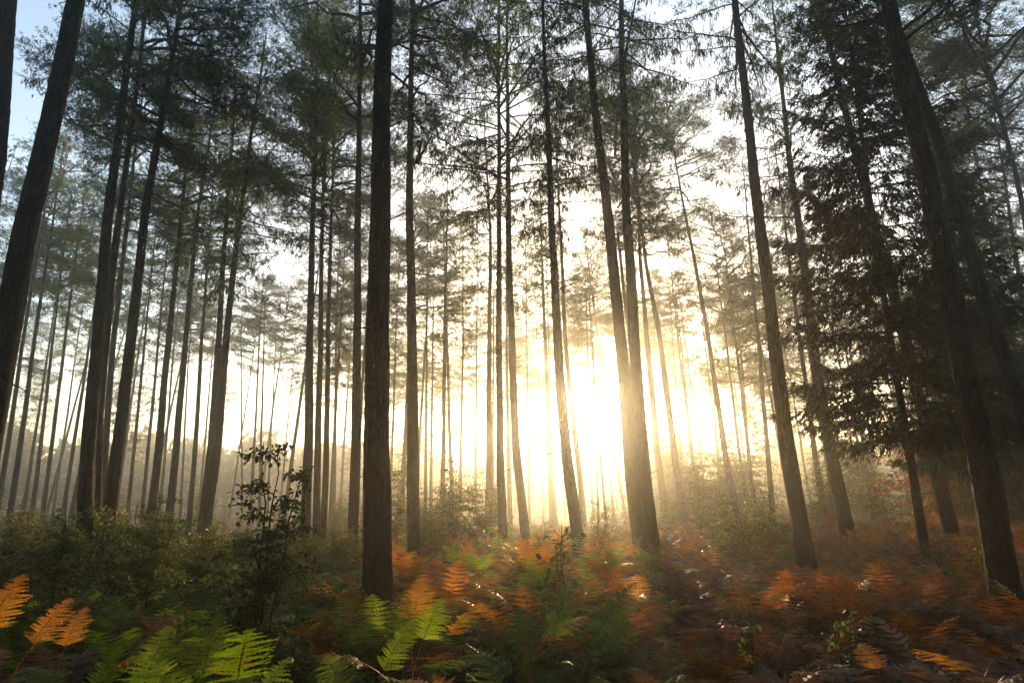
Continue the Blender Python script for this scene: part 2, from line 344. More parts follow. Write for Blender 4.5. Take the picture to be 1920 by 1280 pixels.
# ------------------------------------------------------------------ trees
CR = {}
def crown_kind(kind, v):
    k = (kind, v)
    if k not in CR:
        if kind == 'larch': CR[k] = (*crown_larch(10+v), 14.)
        elif kind == 'pine': CR[k] = (*crown_pine(20+v), 8.5)
        elif kind == 'bough': CR[k] = (*crown_spruce(35+v, Rm=3.1, nl=200, dens=1.6, low=.95, sw=1.3), 15.)
        elif kind == 'spruce': CR[k] = (*crown_spruce(30+v), 15.)
        elif kind == 'dense_pine': CR[k] = (*crown_pine(25+v, Lc=9, Rm=3.3, nl=50, dens=1.5), 9.)
        elif kind == 'far_larch': CR[k] = (*crown_larch(40+v, nl=58, dens=.68), 14.)
        elif kind == 'far_pine': CR[k] = (*crown_pine(50+v, nl=36, dens=.75), 8.5)
        elif kind == 'far_spruce': CR[k] = (*crown_spruce(60+v, nl=80, dens=.5), 15.)
        m = M['spruce' if 'spruce' in kind or kind == 'bough' else 'pine' if 'pine' in kind else 'larch']
        CR[k][0].materials.append(m); CR[k][1].materials.append(M['wood'])
    return CR[k]
TREES = []
MARKS = [(20, 'the near leaning trunk'), (160, 'the left dark larch'), (212, 'the reddish pine'), (292, 'the brown pine'), (395, 'the long limbed larch'), (512, 'the birch sapling'),
         (588, 'the tight trio'), (706, 'the thickest trunk'), (777, 'the stubbed pine'), (845, 'the slim glowing pine'), (960, 'the sun side trio'), (1088, 'the black trunk'), (1215, 'the big twin trunks'),
         (1284, 'the thin footed trunk'), (1374, 'the lone leaning pine'), (1505, 'the tall black trunk'), (1590, 'the half hidden larch'), (1748, 'the dark spruce'), (1882, 'the massive right trunk')]
def by(px):
    l, n = min(MARKS, key=lambda m: abs(m[0]-px))
    return ('in line with ' if abs(px-l) < 16 else 'just left of ' if l-45 < px < l else 'left of ' if px < l else 'just right of ' if px < l+45 else 'right of ')+n
trng = np.random.default_rng(77)
def tree(sp, d, pts, wpx, hc, H, label, kind=None, v=0, rs=1., bark=None, needles=None, group=None, far=False, spin=None, name=None, stubs=0):
    pts = [at(x, y, d) for x, y in pts]
    g = float(gz(pts[0][0], d)); P0, P1 = pts[0], pts[1]
    dr = (P1-P0)/max(P1[2]-P0[2], .1)
    X0 = P0+dr*(g-.15-P0[2]); allp = [X0]+[p for p in pts if p[2] > g+.3]
    # gentle straightening above the frame
    a, b = (pts[-2], pts[-1]); e = (b-a)/max(b[2]-a[2], .1); top = g+H
    if b[2] < top-.5:
        allp.append(np.array([b[0]+e[0]*(top-b[2])*.85, d, top]))
    allp = np.array(allp); allp = allp[allp[:, 2] <= top+.01]
    zc = np.dot(allp[0]-CAM, FW); r0 = .87*wpx/F*zc/2
    z = np.linspace(allp[0, 2], min(top, allp[-1, 2]), 30); X = np.interp(z, allp[:, 2], allp[:, 0])
    base = np.array([X[0], d, g]); path = np.stack([X-base[0], np.zeros(30), z-g], -1)
    t = np.clip((z-g)/H, 0, 1); rad = r0*np.maximum(1-.86*t, .05)
    root = empty(name or sp+'_tree', base); tag(root, label, sp if sp != 'scots_pine' else 'pine', group)
    near = d < 16
    bk = bark or ('pine_bark' if 'pine' in sp else 'larch_bark')
    obj('trunk', trunk_mesh('trunk', path, rad, int(d*97+wpx*7), 22 if near else 10 if far else 16, .12 if near else .4 if far else .22, .045), M[bk], root)
    if hc is not None:
        kk = kind or ('pine' if 'pine' in sp else sp); kk = ('far_' if far else '')+kk
        fo, li, Lc = crown_kind(kk, v); s = (H-hc)/Lc
        xb = np.interp(hc, path[:, 2], path[:, 0]); xt = path[-1, 0]; ax = Vector((xt-xb, 0, H-hc)).normalized()
        q = Vector((0, 0, 1)).rotation_difference(ax) @ Matrix.Rotation(trng.uniform(0, 6.28) if spin is None else spin, 4, 'Z').to_quaternion()
        c = obj('crown', fo, M[needles] if needles else None, root, (xb, 0, hc)); l = obj('limbs', li, None, root, (xb, 0, hc))
        for o in (c, l): o.rotation_mode = 'QUATERNION'; o.rotation_quaternion = q; o.scale = (s**.5*rs, s**.5*rs, s)
    if stubs:
        rng = np.random.default_rng(int(wpx))
        for i in range(stubs):
            h = rng.uniform(2.5, min(hc or 11, 11)); x = np.interp(h, path[:, 2], path[:, 0]); rr = np.interp(h, path[:, 2], rad); a = rng.uniform(0, 6.28)
            L = rng.uniform(.15, .7); q = np.linspace(0, 1, 4)[:, None]
            P = np.array([x, 0, h])+np.array([math.cos(a), math.sin(a), 0])*(rr*.8+L*q)+np.array([0, 0, rng.uniform(-.4, .5)])*q*L
            W = Acc(); tube(W, P, np.linspace(.018, .007, 4), 4); obj('dead_branch', W.mesh('dead_branch'), M['wood'], root)
    TREES.append((base[0], d)); return root
T = tree
# foreground and middle trunks, left to right
T('larch', 8.0, [(-75, 700), (-15, 300), (14, 0), (30, -150)], 74, 13, 25, 'huge dark trunk cut off by the top left corner of the picture', v=0)
T('larch', 8.6, [(-75, 1080), (3, 690), (50, 430), (142, 0)], 66, 12, 25, 'thick near black trunk leaning right across the far left edge', v=1, stubs=5)
T('larch', 14.2, [(158, 1000), (164, 860), (200, 430), (255, 0)], 34, 12, 22, 'dark larch trunk rising from the left shrubs with lacy drooping twigs above', v=2, stubs=5)
T('scots_pine', 17.5, [(178, 980), (183, 770), (221, 430), (276, 0)], 24, 12.3, 23, 'pine trunk half hidden just right of the dark larch on the left', v=0, rs=.85)
T('scots_pine', 26, [(189, 960), (196, 860), (213, 640), (236, 430), (262, 220)], 17, 13.5, 23, 'thin grey trunk seen in the gap between the two left dark trunks', v=1)
T('scots_pine', 17.0, [(208, 960), (219, 860), (268, 430), (320, 130), (338, 0)], 30, 12.3, 22.5, 'reddish pine trunk carrying the dense black crown at top left', v=0, rs=.95, kind='dense_pine', stubs=6)
T('scots_pine', 25, [(284, 950), (296, 860), (336, 430), (360, 230)], 19, 13, 22, 'brown pine trunk second right of the reddish crowned pine', v=0)
T('larch', 26, [(318, 955), (329, 860), (366, 430), (376, 370)], 18, 12, 22, 'straight dark trunk just left of the leaning pale edged one', v=1)
T('scots_pine', 31, [(357, 950), (364, 860), (393, 430)], 12, 13, 22, 'narrow pine trunk to the left of the long limbed larch', v=1)
T('larch', 25, [(384, 950), (394, 860), (410, 640), (423, 430)], 20, 13, 22, 'pale trunk running close behind the long limbed larch', v=0, needles='gold')  # sunlit crown put into the yellower needle colour
T('larch', 22, [(392, 950), (406, 860), (430, 560), (447, 430), (484, 168)], 23, 9.5, 21, 'larch with long sagging limbs standing left of the sky gap', v=1, rs=1.25, stubs=4)
T('larch', 21, [(572, 985), (577, 860), (586, 430), (592, 200), (596, 0)], 23, 12.5, 23, 'left trunk of the tight trio at left of centre', v=2)
T('scots_pine', 24, [(594, 975), (596, 860), (604, 430), (612, 250)], 17, 13, 23, 'middle trunk of the tight trio under a dark pine crown', v=1, rs=1.0, kind='dense_pine')
T('scots_pine', 24.5, [(607, 975), (611, 860), (620, 430), (628, 200)], 15, 12.5, 22, 'right trunk of the tight trio at left of centre', v=0, rs=1.1)
T('scots_pine', 40, [(626, 940), (628, 860), (630, 600), (638, 430)], 8, 12, 22, 'thin pine right behind the trio in golden haze', v=1, far=True)
T('scots_pine', 17.5, [(662, 1015), (666, 860), (672, 430), (675, 0)], 25, 13.5, 24, 'reddish trunk directly behind and left of the thickest trunk', v=1, stubs=4)
T('larch', 9.4, [(706, 1060), (703, 860), (714, 430), (722, 0)], 66, 14, 26, 'thickest straight trunk in the foreground left of the sun', v=2, stubs=7)
hub = T('scots_pine', 17.0, [(777, 1020), (774, 860), (769, 430), (772, 0)], 30, 13.5, 24, 'straight pine trunk with broken forked stubs halfway up', v=2, stubs=4)
T('scots_pine', 38, [(847, 915), (845, 860), (838, 640), (832, 430)], 10, 11.5, 21, 'slim glowing pine trunk with short side twigs left of the sun', v=0, far=True, needles='larch')
T('larch', 42, [(863, 910), (864, 860), (868, 640), (868, 560)], 8, 12, 22, 'very thin pale trunk second to the left of the sun glow', v=0, far=True)
T('larch', 29, [(916, 960), (917, 860), (919, 430), (912, 300)], 17, 12.5, 22, 'hazy trunk at the left of the trio by the sun', v=1)
T('larch', 19, [(943, 1010), (938, 860), (935, 430), (936, 0)], 20, 11, 23, 'middle straight trunk of the trio by the sun', v=0, rs=1.35, stubs=5)
T('larch', 19.4, [(986, 1015), (968, 860), (953, 430), (951, 0)], 22, 11.3, 23, 'right trunk of the trio by the sun, its foot in orange bracken', v=2, rs=1.35, stubs=5)
T('larch', 36, [(955, 930), (952, 860), (950, 600)], 10, 13, 22, 'faint golden trunk squeezed between the two larches by the sun', v=1, far=True)
T('larch', 37, [(1040, 960), (1031, 860), (1020, 565), (1015, 430)], 11, 13, 23, 'slender trunk dissolving in the sun glare beside the black trunk', v=0, far=True)
dk = T('larch', 14.2, [(1085, 1020), (1064, 860), (1045, 640), (1034, 430), (1024, 150), (1018, 0)], 29, 8.2, 17.5, 'black leaning trunk standing in front of the sun', v=1, rs=.62, bark='dark_bark', stubs=12, needles='spruce')
T('larch', 26, [(1095, 990), (1083, 860), (1062, 665), (1050, 430)], 14, 12.5, 22, 'thin leaning trunk touching the right side of the black one', v=2)
T('larch', 48, [(1108, 900), (1105, 860), (1102, 700)], 7, 13, 23, 'thin upright stem in the bright gap right of the sun', v=0, far=True)
T('larch', 50, [(1130, 905), (1126, 860), (1117, 740)], 6, 13, 23, 'faint stem left of the leaning one in the bright gap', v=1, far=True)
T('larch', 44, [(1163, 920), (1152, 860), (1130, 705)], 8, 12.5, 22, 'small leaning stem left of the big twin trunks', v=1, far=True)
T('larch', 14.6, [(1203, 1035), (1184, 860), (1142, 430), (1096, 0)], 36, 13.5, 24, 'left one of the big dark twin trunks right of the sun', v=0, stubs=5)
T('larch', 15.6, [(1226, 1035), (1205, 860), (1175, 430), (1165, 0)], 34, 12, 23, 'right one of the big dark twin trunks right of the sun', v=1, rs=1.15, stubs=4)
T('scots_pine', 27, [(1212, 960), (1203, 860), (1158, 430), (1145, 0)], 14, 13, 23, 'hazy trunk showing between the tops of the twin trunks', v=2)
T('scots_pine', 28, [(1245, 950), (1233, 860), (1200, 480), (1192, 300)], 17, 13, 23, 'pale trunk close behind the twin trunks on their right', v=1)
T('larch', 27, [(1284, 985), (1265, 860), (1238, 632), (1211, 497), (1175, 200)], 17, 13, 23, 'leaning trunk with a thin foot right of the twins', v=0)
T('scots_pine', 31, [(1374, 925), (1362, 860), (1314, 548), (1291, 430), (1265, 300), (1250, 200)], 15, 17, 24, 'lone leaning pine with a high tufted crown against white sky', v=0, rs=1.25)
T('scots_pine', 42, [(1397, 930), (1388, 860), (1344, 497)], 9, 12.5, 22, 'first of two slim stems between the lone pine and the tall black trunk', v=1, far=True)
T('larch', 45, [(1413, 925), (1405, 860), (1381, 564)], 8, 12.5, 22, 'second of two slim stems left of the tall black trunk', v=0, far=True, needles='gold')
T('larch', 34, [(1446, 930), (1441, 860), (1411, 514)], 13, 12, 22, 'golden lit trunk hugging the left side of the tall black trunk', v=1, far=True, needles='gold')
T('larch', 13.8, [(1509, 1035), (1477, 860), (1427, 430), (1377, 0)], 38, 12.5, 23, 'tall black straight trunk left of the dark spruce', v=2, stubs=5)
T('larch', 20, [(1588, 990), (1560, 850), (1530, 700), (1505, 480), (1470, 200)], 31, 10, 20.5, 'larch trunk partly hidden by the left side of the dark spruce', v=0, stubs=4)
T('larch', 30, [(1540, 930), (1528, 850), (1500, 640)], 14, 12, 21, 'thin hazy trunk left behind the dark spruce', v=2)
T('larch', 17, [(1787, 1005), (1750, 860), (1722, 732), (1640, 430), (1572, 148), (1533, 0)], 31, 15.5, 25, 'leaning trunk behind the spruce that shows to its right at the foot', v=1)
T('spruce', 14, [(1748, 1105), (1705, 860), (1673, 665), (1640, 430), (1600, 130)], 21, 3.0, 16.8, 'dark young spruce with drooping boughs down to the bracken', v=0, rs=1.0, bark='dark_bark', spin=.8, kind='bough')
T('spruce', 17.5, [(1862, 1010), (1838, 800), (1800, 520)], 17, 2.6, 13.5, 'second dark spruce filling the space behind the massive right trunk', v=1, rs=.95, bark='dark_bark', kind='bough')
T('scots_pine', 9.4, [(1882, 1090), (1841, 860), (1758, 430), (1665, 0)], 62, 13, 25, 'massive leaning trunk at right that ends in the rusty bracken', v=1, stubs=9)
T('scots_pine', 11.5, [(1990, 1050), (1915, 766), (1865, 618), (1806, 430), (1757, 252), (1700, 100)], 38, 11.5, 22, 'leaning trunk crossing out of the right edge of the picture', v=2, rs=1.2, stubs=6)
T('scots_pine', 19, [(2010, 950), (1912, 353), (1885, 252), (1851, 134), (1831, 34)], 20, 13, 22, 'thin bent pine with a dark crown in the top right corner', v=1, rs=1.4, kind='dense_pine', stubs=4)
T('scots_pine', 26, [(1960, 930), (1915, 548), (1898, 430), (1870, 250)], 16, 13, 22, 'narrow trunk at the right edge below the dark top crown', v=2)
T('larch', 27, [(1935, 930), (1902, 638), (1865, 497), (1830, 300)], 15, 12, 22, 'dim trunk just left of the narrow one at the right edge', v=1)
T('spruce', 24, [(1870, 940), (1830, 700), (1790, 500), (1757, 150)], 18, 6, 18.5, 'hazy spruce with a pointed top behind the massive right trunk', v=1, rs=.8)
# farther left rows
for (x, y), (x2, y2), wd, d, sp, nd, lab in [
    ((-2, 940), (47, 618), 12, 31, 'larch', None, 'leftmost hazy trunk beside the near black leaning trunk'),
    ((22, 940), (81, 530), 13, 30, 'larch', 'gold', 'hazy larch with a sunlit yellow green top at far left'),  # sunlight on the top is put into the needle colour
    ((48, 935), (99, 600), 8, 42, 'pine', None, 'faint thin stem third from the left edge'),
    ((64, 935), (114, 514), 10, 36, 'pine', None, 'grey stem in the middle of the far left row'),
    ((84, 935), (143, 474), 10, 35, 'larch', None, 'curved grey stem right in the far left row'),
    ((124, 930), (165, 658), 9, 38, 'larch', None, 'hazy leaning stem just left of the left dark larch'),
    ((104, 930), (150, 610), 6, 52, 'larch', 'gold', 'faintest stem behind the far left row'),
    ((243, 930), (282, 530), 9, 36, 'pine', None, 'slim stem just right of the reddish crowned pine'),
    ((270, 930), (299, 615), 9, 38, 'larch', None, 'slim stem before the brown pine at left'),
    ((303, 925), (322, 700), 7, 45, 'larch', None, 'pale stem behind the brown pine at left'),
    ((340, 925), (352, 700), 6, 48, 'pine', None, 'faint stem in the gap right of the straight dark trunk'),
    ((454, 925), (452, 660), 6, 50, 'pine', None, 'lonely thin upright stem right of the long limbed larch'),
    ((472, 925), (486, 648), 8, 43, 'larch', 'gold', 'left stem of the pale pair below the small hazy crown'),
    ((487, 925), (497, 560), 8, 44, 'pine', None, 'right stem of the pale pair below the small hazy crown'),
    ((503, 920), (517, 645), 6, 50, 'larch', None, 'thin pale stem right of the pale pair'),
    ((528, 920), (548, 702), 5, 55, 'pine', None, 'thinnest slanting stem left of the tight trio'),
    ((732, 925), (742, 640), 8, 46, 'larch', None, 'faint golden stem between the thickest trunk and the stubbed pine'),
    ((808, 925), (812, 600), 8, 45, 'larch', None, 'faint golden stem right of the stubbed pine'),
    ((798, 925), (800, 620), 8, 40, 'pine', None, 'golden stem hugging the right side of the stubbed pine')]:
    T('scots_pine' if sp == 'pine' else sp, d, [(x, y), (x2, y2)], wd, 12 if sp == 'larch' else 14, 21+(d % 3) if not 450 < x < 560 else 17.5, lab, v=int(d) % 2, far=True, needles=nd, rs=1.1)
# broken forked stub on the stubbed pine
W_ = Acc(); p = at(776, 300, 17.)-np.array(hub.location)
for dx, L in ((.10, .75), (.38, .85)):
    q = np.linspace(0, 1, 5)[:, None]; tube(W_, p+np.array([.1, 0, -.1])+q*np.array([dx, -.05, L])+q*q*np.array([.06, 0, .05]), np.linspace(.06, .022, 5), 6)
obj('broken_fork', W_.mesh('broken_fork'), M['pine_bark'], hub)
# the rows beyond, seen through the haze
AREAS = [(-2000, 180, 'beyond the dark larch at far left'), (180, 560, 'in the left part between the pine row and the sky gap'), (560, 760, 'behind the tight trio and the thickest trunk'),
         (760, 1010, 'in the golden haze left of the sun'), (1010, 1200, 'around the glare behind the black trunk'), (1200, 1480, 'right of the twin trunks'), (1480, 4000, 'behind the dark spruce on the right')]
rng = np.random.default_rng(5); nf = 0; tries = 0; PL = [(x, y) for x, y in TREES]
while nf < 120 and tries < 6000:
    tries += 1; d = rng.uniform(33, 66) if nf < 86 else rng.uniform(40, 92); px = rng.uniform(-350, 2250) if nf < 86 else rng.uniform(1380, 2300)
    if 1000 < px < 1180 and rng.random() < .75: continue
    if px < 1400 and d > 60: continue
    p = at(px, 900, d)
    if min((p[0]-a)**2+(p[1]-b)**2 for a, b in PL) < 2.6**2: continue
    PL.append((p[0], p[1])); nf += 1
    sp = rng.choice(['larch', 'scots_pine', 'spruce'], p=[.5, .38, .12] if px < 1400 else [.45, .3, .25])
    lean = (923-px)/4000*rng.uniform(.6, 1.4)+rng.normal()*.012
    H = rng.uniform(19, 24); D = rng.uniform(.24, .40); hc = {'larch': rng.uniform(10.5, 14), 'scots_pine': rng.uniform(13, 16), 'spruce': rng.uniform(6, 10)}[sp]
    if px > 1400 and rng.random() < .35: hc *= .6
    ar = [a[2] for a in AREAS if a[0] <= px < a[1]][0]; nm = {'larch': 'larch', 'scots_pine': 'pine', 'spruce': 'spruce'}[sp]
    g_ = f'faint far {nm} {"trees" if sp == "scots_pine" else "trees"} {ar}'
    T(sp, d, [(px, 930), (px+lean*400, 530)], D*F/d, hc, H, f'faint hazy {nm} {"far" if d < 50 else "very far"} off, {by(px)}', v=int(rng.integers(0, 2)), far=True, group=f'faint far {nm} trees {by(px)}', needles='gold' if (sp == 'larch' and rng.random() < .3) else None, rs=rng.uniform(.95, 1.25))
for i, px in enumerate([640, 705, 770, 830, 880, 925, 965, 1000, 1022, 1046, 1068, 1090, 1112, 1138, 1165, 1195, 1235, 1290, 1350, 1405]):  # last row, added to keep the low sun off the near ferns
    d = 70+(i*5) % 13; sp = 'scots_pine' if i % 3 == 1 else 'larch'
    T(sp, d, [(px, 927), (px+(923-px)*.08, 600)], .34*F/d, 12.2+(i % 4)*.5, 22, f'faint forest edge {"pine" if i % 3 == 1 else "larch"} in the last row, {by(px)}', v=i % 2, far=True, rs=1.5, group='last row of trees at the forest edge')
nf = 0
while nf < 46:
    d = rng.uniform(38, 84); px = rng.uniform(560, 1500) if nf < 36 else rng.uniform(-100, 480)
    if 985 < px < 1170: continue
    p = at(px, 900, d)
    if min((p[0]-a)**2+(p[1]-b)**2 for a, b in PL) < 2.2**2: continue
    PL.append((p[0], p[1])); nf += 1
    sp = rng.choice(['larch', 'scots_pine', 'spruce'], p=[.45, .3, .25]); nm = {'larch': 'larch', 'scots_pine': 'pine', 'spruce': 'spruce'}[sp]
    lean = (923-px)/4000*rng.uniform(.6, 1.4)+rng.normal()*.012; hc = {'larch': rng.uniform(8.5, 12), 'scots_pine': rng.uniform(12, 15), 'spruce': rng.uniform(4.5, 9)}[sp]
    ar = [a[2] for a in AREAS if a[0] <= px < a[1]][0]
    T(sp, d, [(px, 930), (px+lean*400, 530)], rng.uniform(.22, .34)*F/d, hc, rng.uniform(16, 22), f'slim misty {nm} {"far" if d < 58 else "very far"} off, {by(px)}', v=int(rng.integers(0, 2)), far=True, group=f'slim misty {nm} trees {ar}', needles='gold' if (sp == 'larch' and rng.random() < .5) else None, rs=rng.uniform(.9, 1.2))
for px, d in [(992, 44), (1018, 57), (1036, 48), (1073, 61), (1096, 50), (1121, 58), (1147, 46), (1166, 54)]:
    T('larch' if int(px) % 2 == 0 else 'scots_pine', d, [(px, 930), (px+(923-px)*.12+rng.normal()*4, 530)], .26*F/d, rng.uniform(13.3, 15), rng.uniform(20, 24), f'misty stem rising straight into the sun glow, {by(px)}', v=int(px) % 2, far=True, group='misty stems in the sun glow', needles='gold' if int(px) % 2 == 0 else None, rs=1.1)
# a far wood across the field
def far_wood():
    rng = np.random.default_rng(8); A = Acc()
    for i in range(330):
        a = rng.uniform(-62, 62); r = rng.uniform(125, 190); x, y = r*math.sin(R_(a)), r*math.cos(R_(a)); h = rng.uniform(8, 15); q = rng.uniform(3, 5.5)
        n = 420; u = unit(rng.normal(size=(n, 3)))*rng.uniform(.7, 1.05, (n, 1)); P = np.array([x, y, h*.52])+u*np.array([q, q, h*.5])
        kites(A, P, P+rng.normal(size=(n, 3))*.8, 1.1, rng)
        tube(A, np.array([[x, y, -.5], [x, y, h*.4]]), .25, 5)
    tag(obj('distant_wood', A.mesh('distant_wood'), M['leaf']), 'low hazy line of distant woodland beyond the open field', 'woodland', None, 'stuff')
far_wood()
def unseen_wood():
    # unseen forest behind the viewpoint, added to cut sky light on the trunks
    rng = np.random.default_rng(18); A = Acc()
    pts = []
    while len(pts) < 330:
        x, y = rng.uniform(-48, 48), rng.uniform(-55, 16)
        if abs(x) < max(0, y+2)*1.25+4 and y > -2.5: continue
        if any((x-a)**2+(y-b)**2 < 5 for a, b in pts): continue
        pts.append((x, y))
    for x, y in pts:
        z = float(gz(x, y)); H = rng.uniform(19, 24); tube(A, np.array([[x, y, z-.2], [x, y, z+H*.6], [x, y, z+H]]), np.array([.2, .14, .03]), 7)
        n = 1000; t = rng.uniform(0, 1, n); a = rng.uniform(0, 6.28, n); rr = 3.6*(1-t)**.7*rng.uniform(.1, 1, n)**.5
        P = np.stack([x+rr*np.cos(a), y+rr*np.sin(a), z+H*.42+t*H*.58], -1); kites(A, P, P+rng.normal(size=(n, 3))*.36, .36, rng)
        if y < -8:
            n = 260; P = np.stack([x+rng.normal(size=n)*1.1, y+rng.normal(size=n)*1.1, z+rng.uniform(0, 2.6, n)], -1); kites(A, P, P+rng.normal(size=(n, 3))*.22, .25, rng)
    tag(obj('unseen_woodland', A.mesh('unseen_woodland'), M['larch']), 'unseen conifer forest added behind the viewpoint to shade the trunks', 'woodland', None, 'stuff')
unseen_wood()
# ------------------------------------------------------------------ shrubs and saplings
SH = {}
def shrub_kind(k):
    if k not in SH:
        if k[0] == 'bush': a = shrub(100+k[1], 1.9, 1.15, 9, 4600, .058)
        elif k[0] == 'hazel': a = shrub(120+k[1], 3.6, 2.1, 8, 6500, .085, layered=True)
        elif k[0] == 'birch': a = shrub(140+k[1], 2.1, .72, 4, 4600, .044, hero=True)
        elif k[0] == 'young': a = shrub(160+k[1], 1.2, .36, 3, 170, .07, hero=True)
        elif k[0] == 'airy': a = shrub(180+k[1], 2.6, 1.2, 5, 2300, .06)
        SH[k] = a
    return SH[k]
def put(name, k, px, d, s, label, cat, group=None, m='leaf', sz=None):
    x = at(px, 930, d)[0]; root = empty(name, (x, d, float(gz(x, d))-.03)); tag(root, label, cat, group)
    f, st = shrub_kind(k); rz = trng.uniform(0, 6.28)
    for nm, me, mm in (('foliage', f, M[m]), ('stems', st, M['wood'])):
        o = obj(nm, me, mm, root); o.rotation_euler = (0, 0, rz); o.scale = (s, s, sz or s)
    return root
put('birch_sapling', ('birch', 0), 512, 6.3, 1.22, 'young birch sapling with small dark leaves standing tall in the shrubs left of centre', 'sapling', m='sapl')
put('birch_sapling', ('birch', 1), 128, 8.5, .98, 'thin sapling with few dark leaves at the left in front of the shrubs', 'sapling', m='sapl')
put('birch_sapling', ('birch', 2), 300, 9.5, 1.0, 'thin sapling with dark leaves below the brown pine at left', 'sapling', m='sapl')
put('birch_sapling', ('birch', 1), 408, 8.8, .75, 'low leafy sapling just left of the tall birch sapling', 'sapling', m='sapl')
put('oak_sapling', ('young', 0), 1052, 8.2, 1.3, 'small leafy sapling at the foot of the black trunk', 'sapling', m='sapl')
put('oak_sapling', ('young', 1), 1538, 6.3, .95, 'broad leaved sapling in the rusty bracken right of the tall black trunk', 'sapling', m='sapl')
put('oak_sapling', ('young', 0), 1385, 6.9, .85, 'short thin sapling in pale bracken left of the tall black trunk', 'sapling', m='sapl')
put('beech_bush', ('hazel', 0), 850, 21, 1.0, 'large layered bush glowing in haze between the stubbed pine and the sun', 'bush')
put('beech_bush', ('hazel', 1), 745, 23, 1.0, 'tall bush behind the gap right of the thickest trunk', 'bush')
put('beech_bush', ('hazel', 1), 905, 22, .85, 'green bush glowing just left of the sun side trio', 'bush')
put('beech_bush', ('hazel', 0), 795, 19, .62, 'low bush at the right foot of the stubbed pine', 'bush')
put('hazel_bush', ('airy', 0), 1120, 20, .85, 'thin bush between the black trunk and the twin trunks', 'bush')
put('hazel_bush', ('airy', 1), 1155, 24, .95, 'hazy bush just left of the twin trunks', 'bush')
put('hazel_bush', ('airy', 0), 1020, 15, .6, 'sunlit pale bush left of the black trunk foot', 'bush', m='gold')  # paler leaf colour stands in for sunlight
put('hazel_bush', ('bush', 1), 1365, 15.5, 1.05, 'rounded green bush left of the tall black trunk', 'bush')
put('hazel_bush', ('bush', 2), 1430, 18, 1.05, 'bush touching the left side of the tall black trunk', 'bush')
put('hazel_bush', ('airy', 1), 1310, 21, 1.15, 'taller airy bush behind the thin footed trunk', 'bush')
put('hazel_bush', ('airy', 0), 1250, 24, .9, 'hazy bush just right of the twin trunks', 'bush')
put('maple_shrub', ('airy', 1), 1815, 11.5, .62, 'small bush with bright yellow leaves beside the massive right trunk', 'bush', m='amber')
put('maple_shrub', ('airy', 0), 1745, 13, .55, 'small yellowish bush behind the spruce foot', 'bush', m='leaf')
put('russet_tree', ('hazel', 1), 1860, 27, 2.9, 'tall broadleaf tree with a russet tinge at the far right', 'tree', m='russet')
rng = np.random.default_rng(12); n = 0
for i in range(46):                                   # the belt of shrubs on the left
    px = -60+i*16.2+rng.normal()*12; d = rng.uniform(10.5, 17.5); s = rng.uniform(.5, .96)
    side = 'left of the dark larch' if px < 150 else 'between the dark larch and the long limbed larch' if px < 400 else 'below the sky gap left of the thickest trunk'
    put('bramble_shrub' if i % 3 else 'hazel_bush', ('bush', i % 3), px, d, s, f'{"large" if s > 1 else "small" if s < .8 else "leafy"} shrub {"at the front" if d < 13 else "at the back"} of the belt, {by(px)}', 'shrub', f'shrubs in the left belt {side}', m='leaf')
for i in range(34):                                   # the hazy undergrowth behind
    px = rng.uniform(-100, 2050); d = rng.uniform(24, 40)
    if 960 < px < 1100: continue
    side = 'left of the thickest trunk' if px < 700 else 'between the thickest trunk and the twins' if px < 1200 else 'between the twins and the tall black trunk' if px < 1480 else 'behind the spruce'
    put('hazel_bush', ('airy' if i % 2 else 'hazel', i % 2), px, d, rng.uniform(.7, 1.1)*(1.25 if px > 1200 else .8), f'hazy undergrowth bush {"far back" if d > 32 else "behind"}, {by(px)}', 'bush', f'hazy undergrowth bushes {side}')
for i in range(26):
    px = rng.uniform(1210, 1480) if i < 6 else rng.uniform(1490, 2150); d = rng.uniform(38, 55) if i < 12 else rng.uniform(24, 42)
    side = 'between the twins and the tall black trunk' if px < 1480 else 'behind the dark spruce'
    put('understorey_tree', ('hazel', i % 2), px, d, rng.uniform(1.5, 2.4), f'misty broadleaf understorey tree {by(px)}', 'tree', f'misty understorey trees {side}')
# low leafy cover at the feet of the right hand trunks
def cover():
    rng = np.random.default_rng(9); A = Acc(); n = 30000
    d = rng.uniform(4, 24, n); px = rng.uniform(-200, 2150, n); x = (px-960)/F*d
    keep = (np.sin(x*1.1+.5)*np.cos(d*.7+1)+.55*np.sin(x*2.3-d*1.4)) > .1; x, d = x[keep], d[keep]; m = len(x)
    B = np.stack([x, d, gz(x, d)+rng.uniform(0, .34, m)], -1); dv = unit(rng.normal(size=(m, 3))+np.array([0, 0, .3]))*rng.uniform(.025, .055, (m, 1))
    kites(A, B, B+dv, .03, rng, .45)
    tag(obj('bilberry_cover', A.mesh('bilberry_cover'), M['cover']), 'low green leafy cover spread between the bracken', 'ground cover', None, 'stuff')
cover()
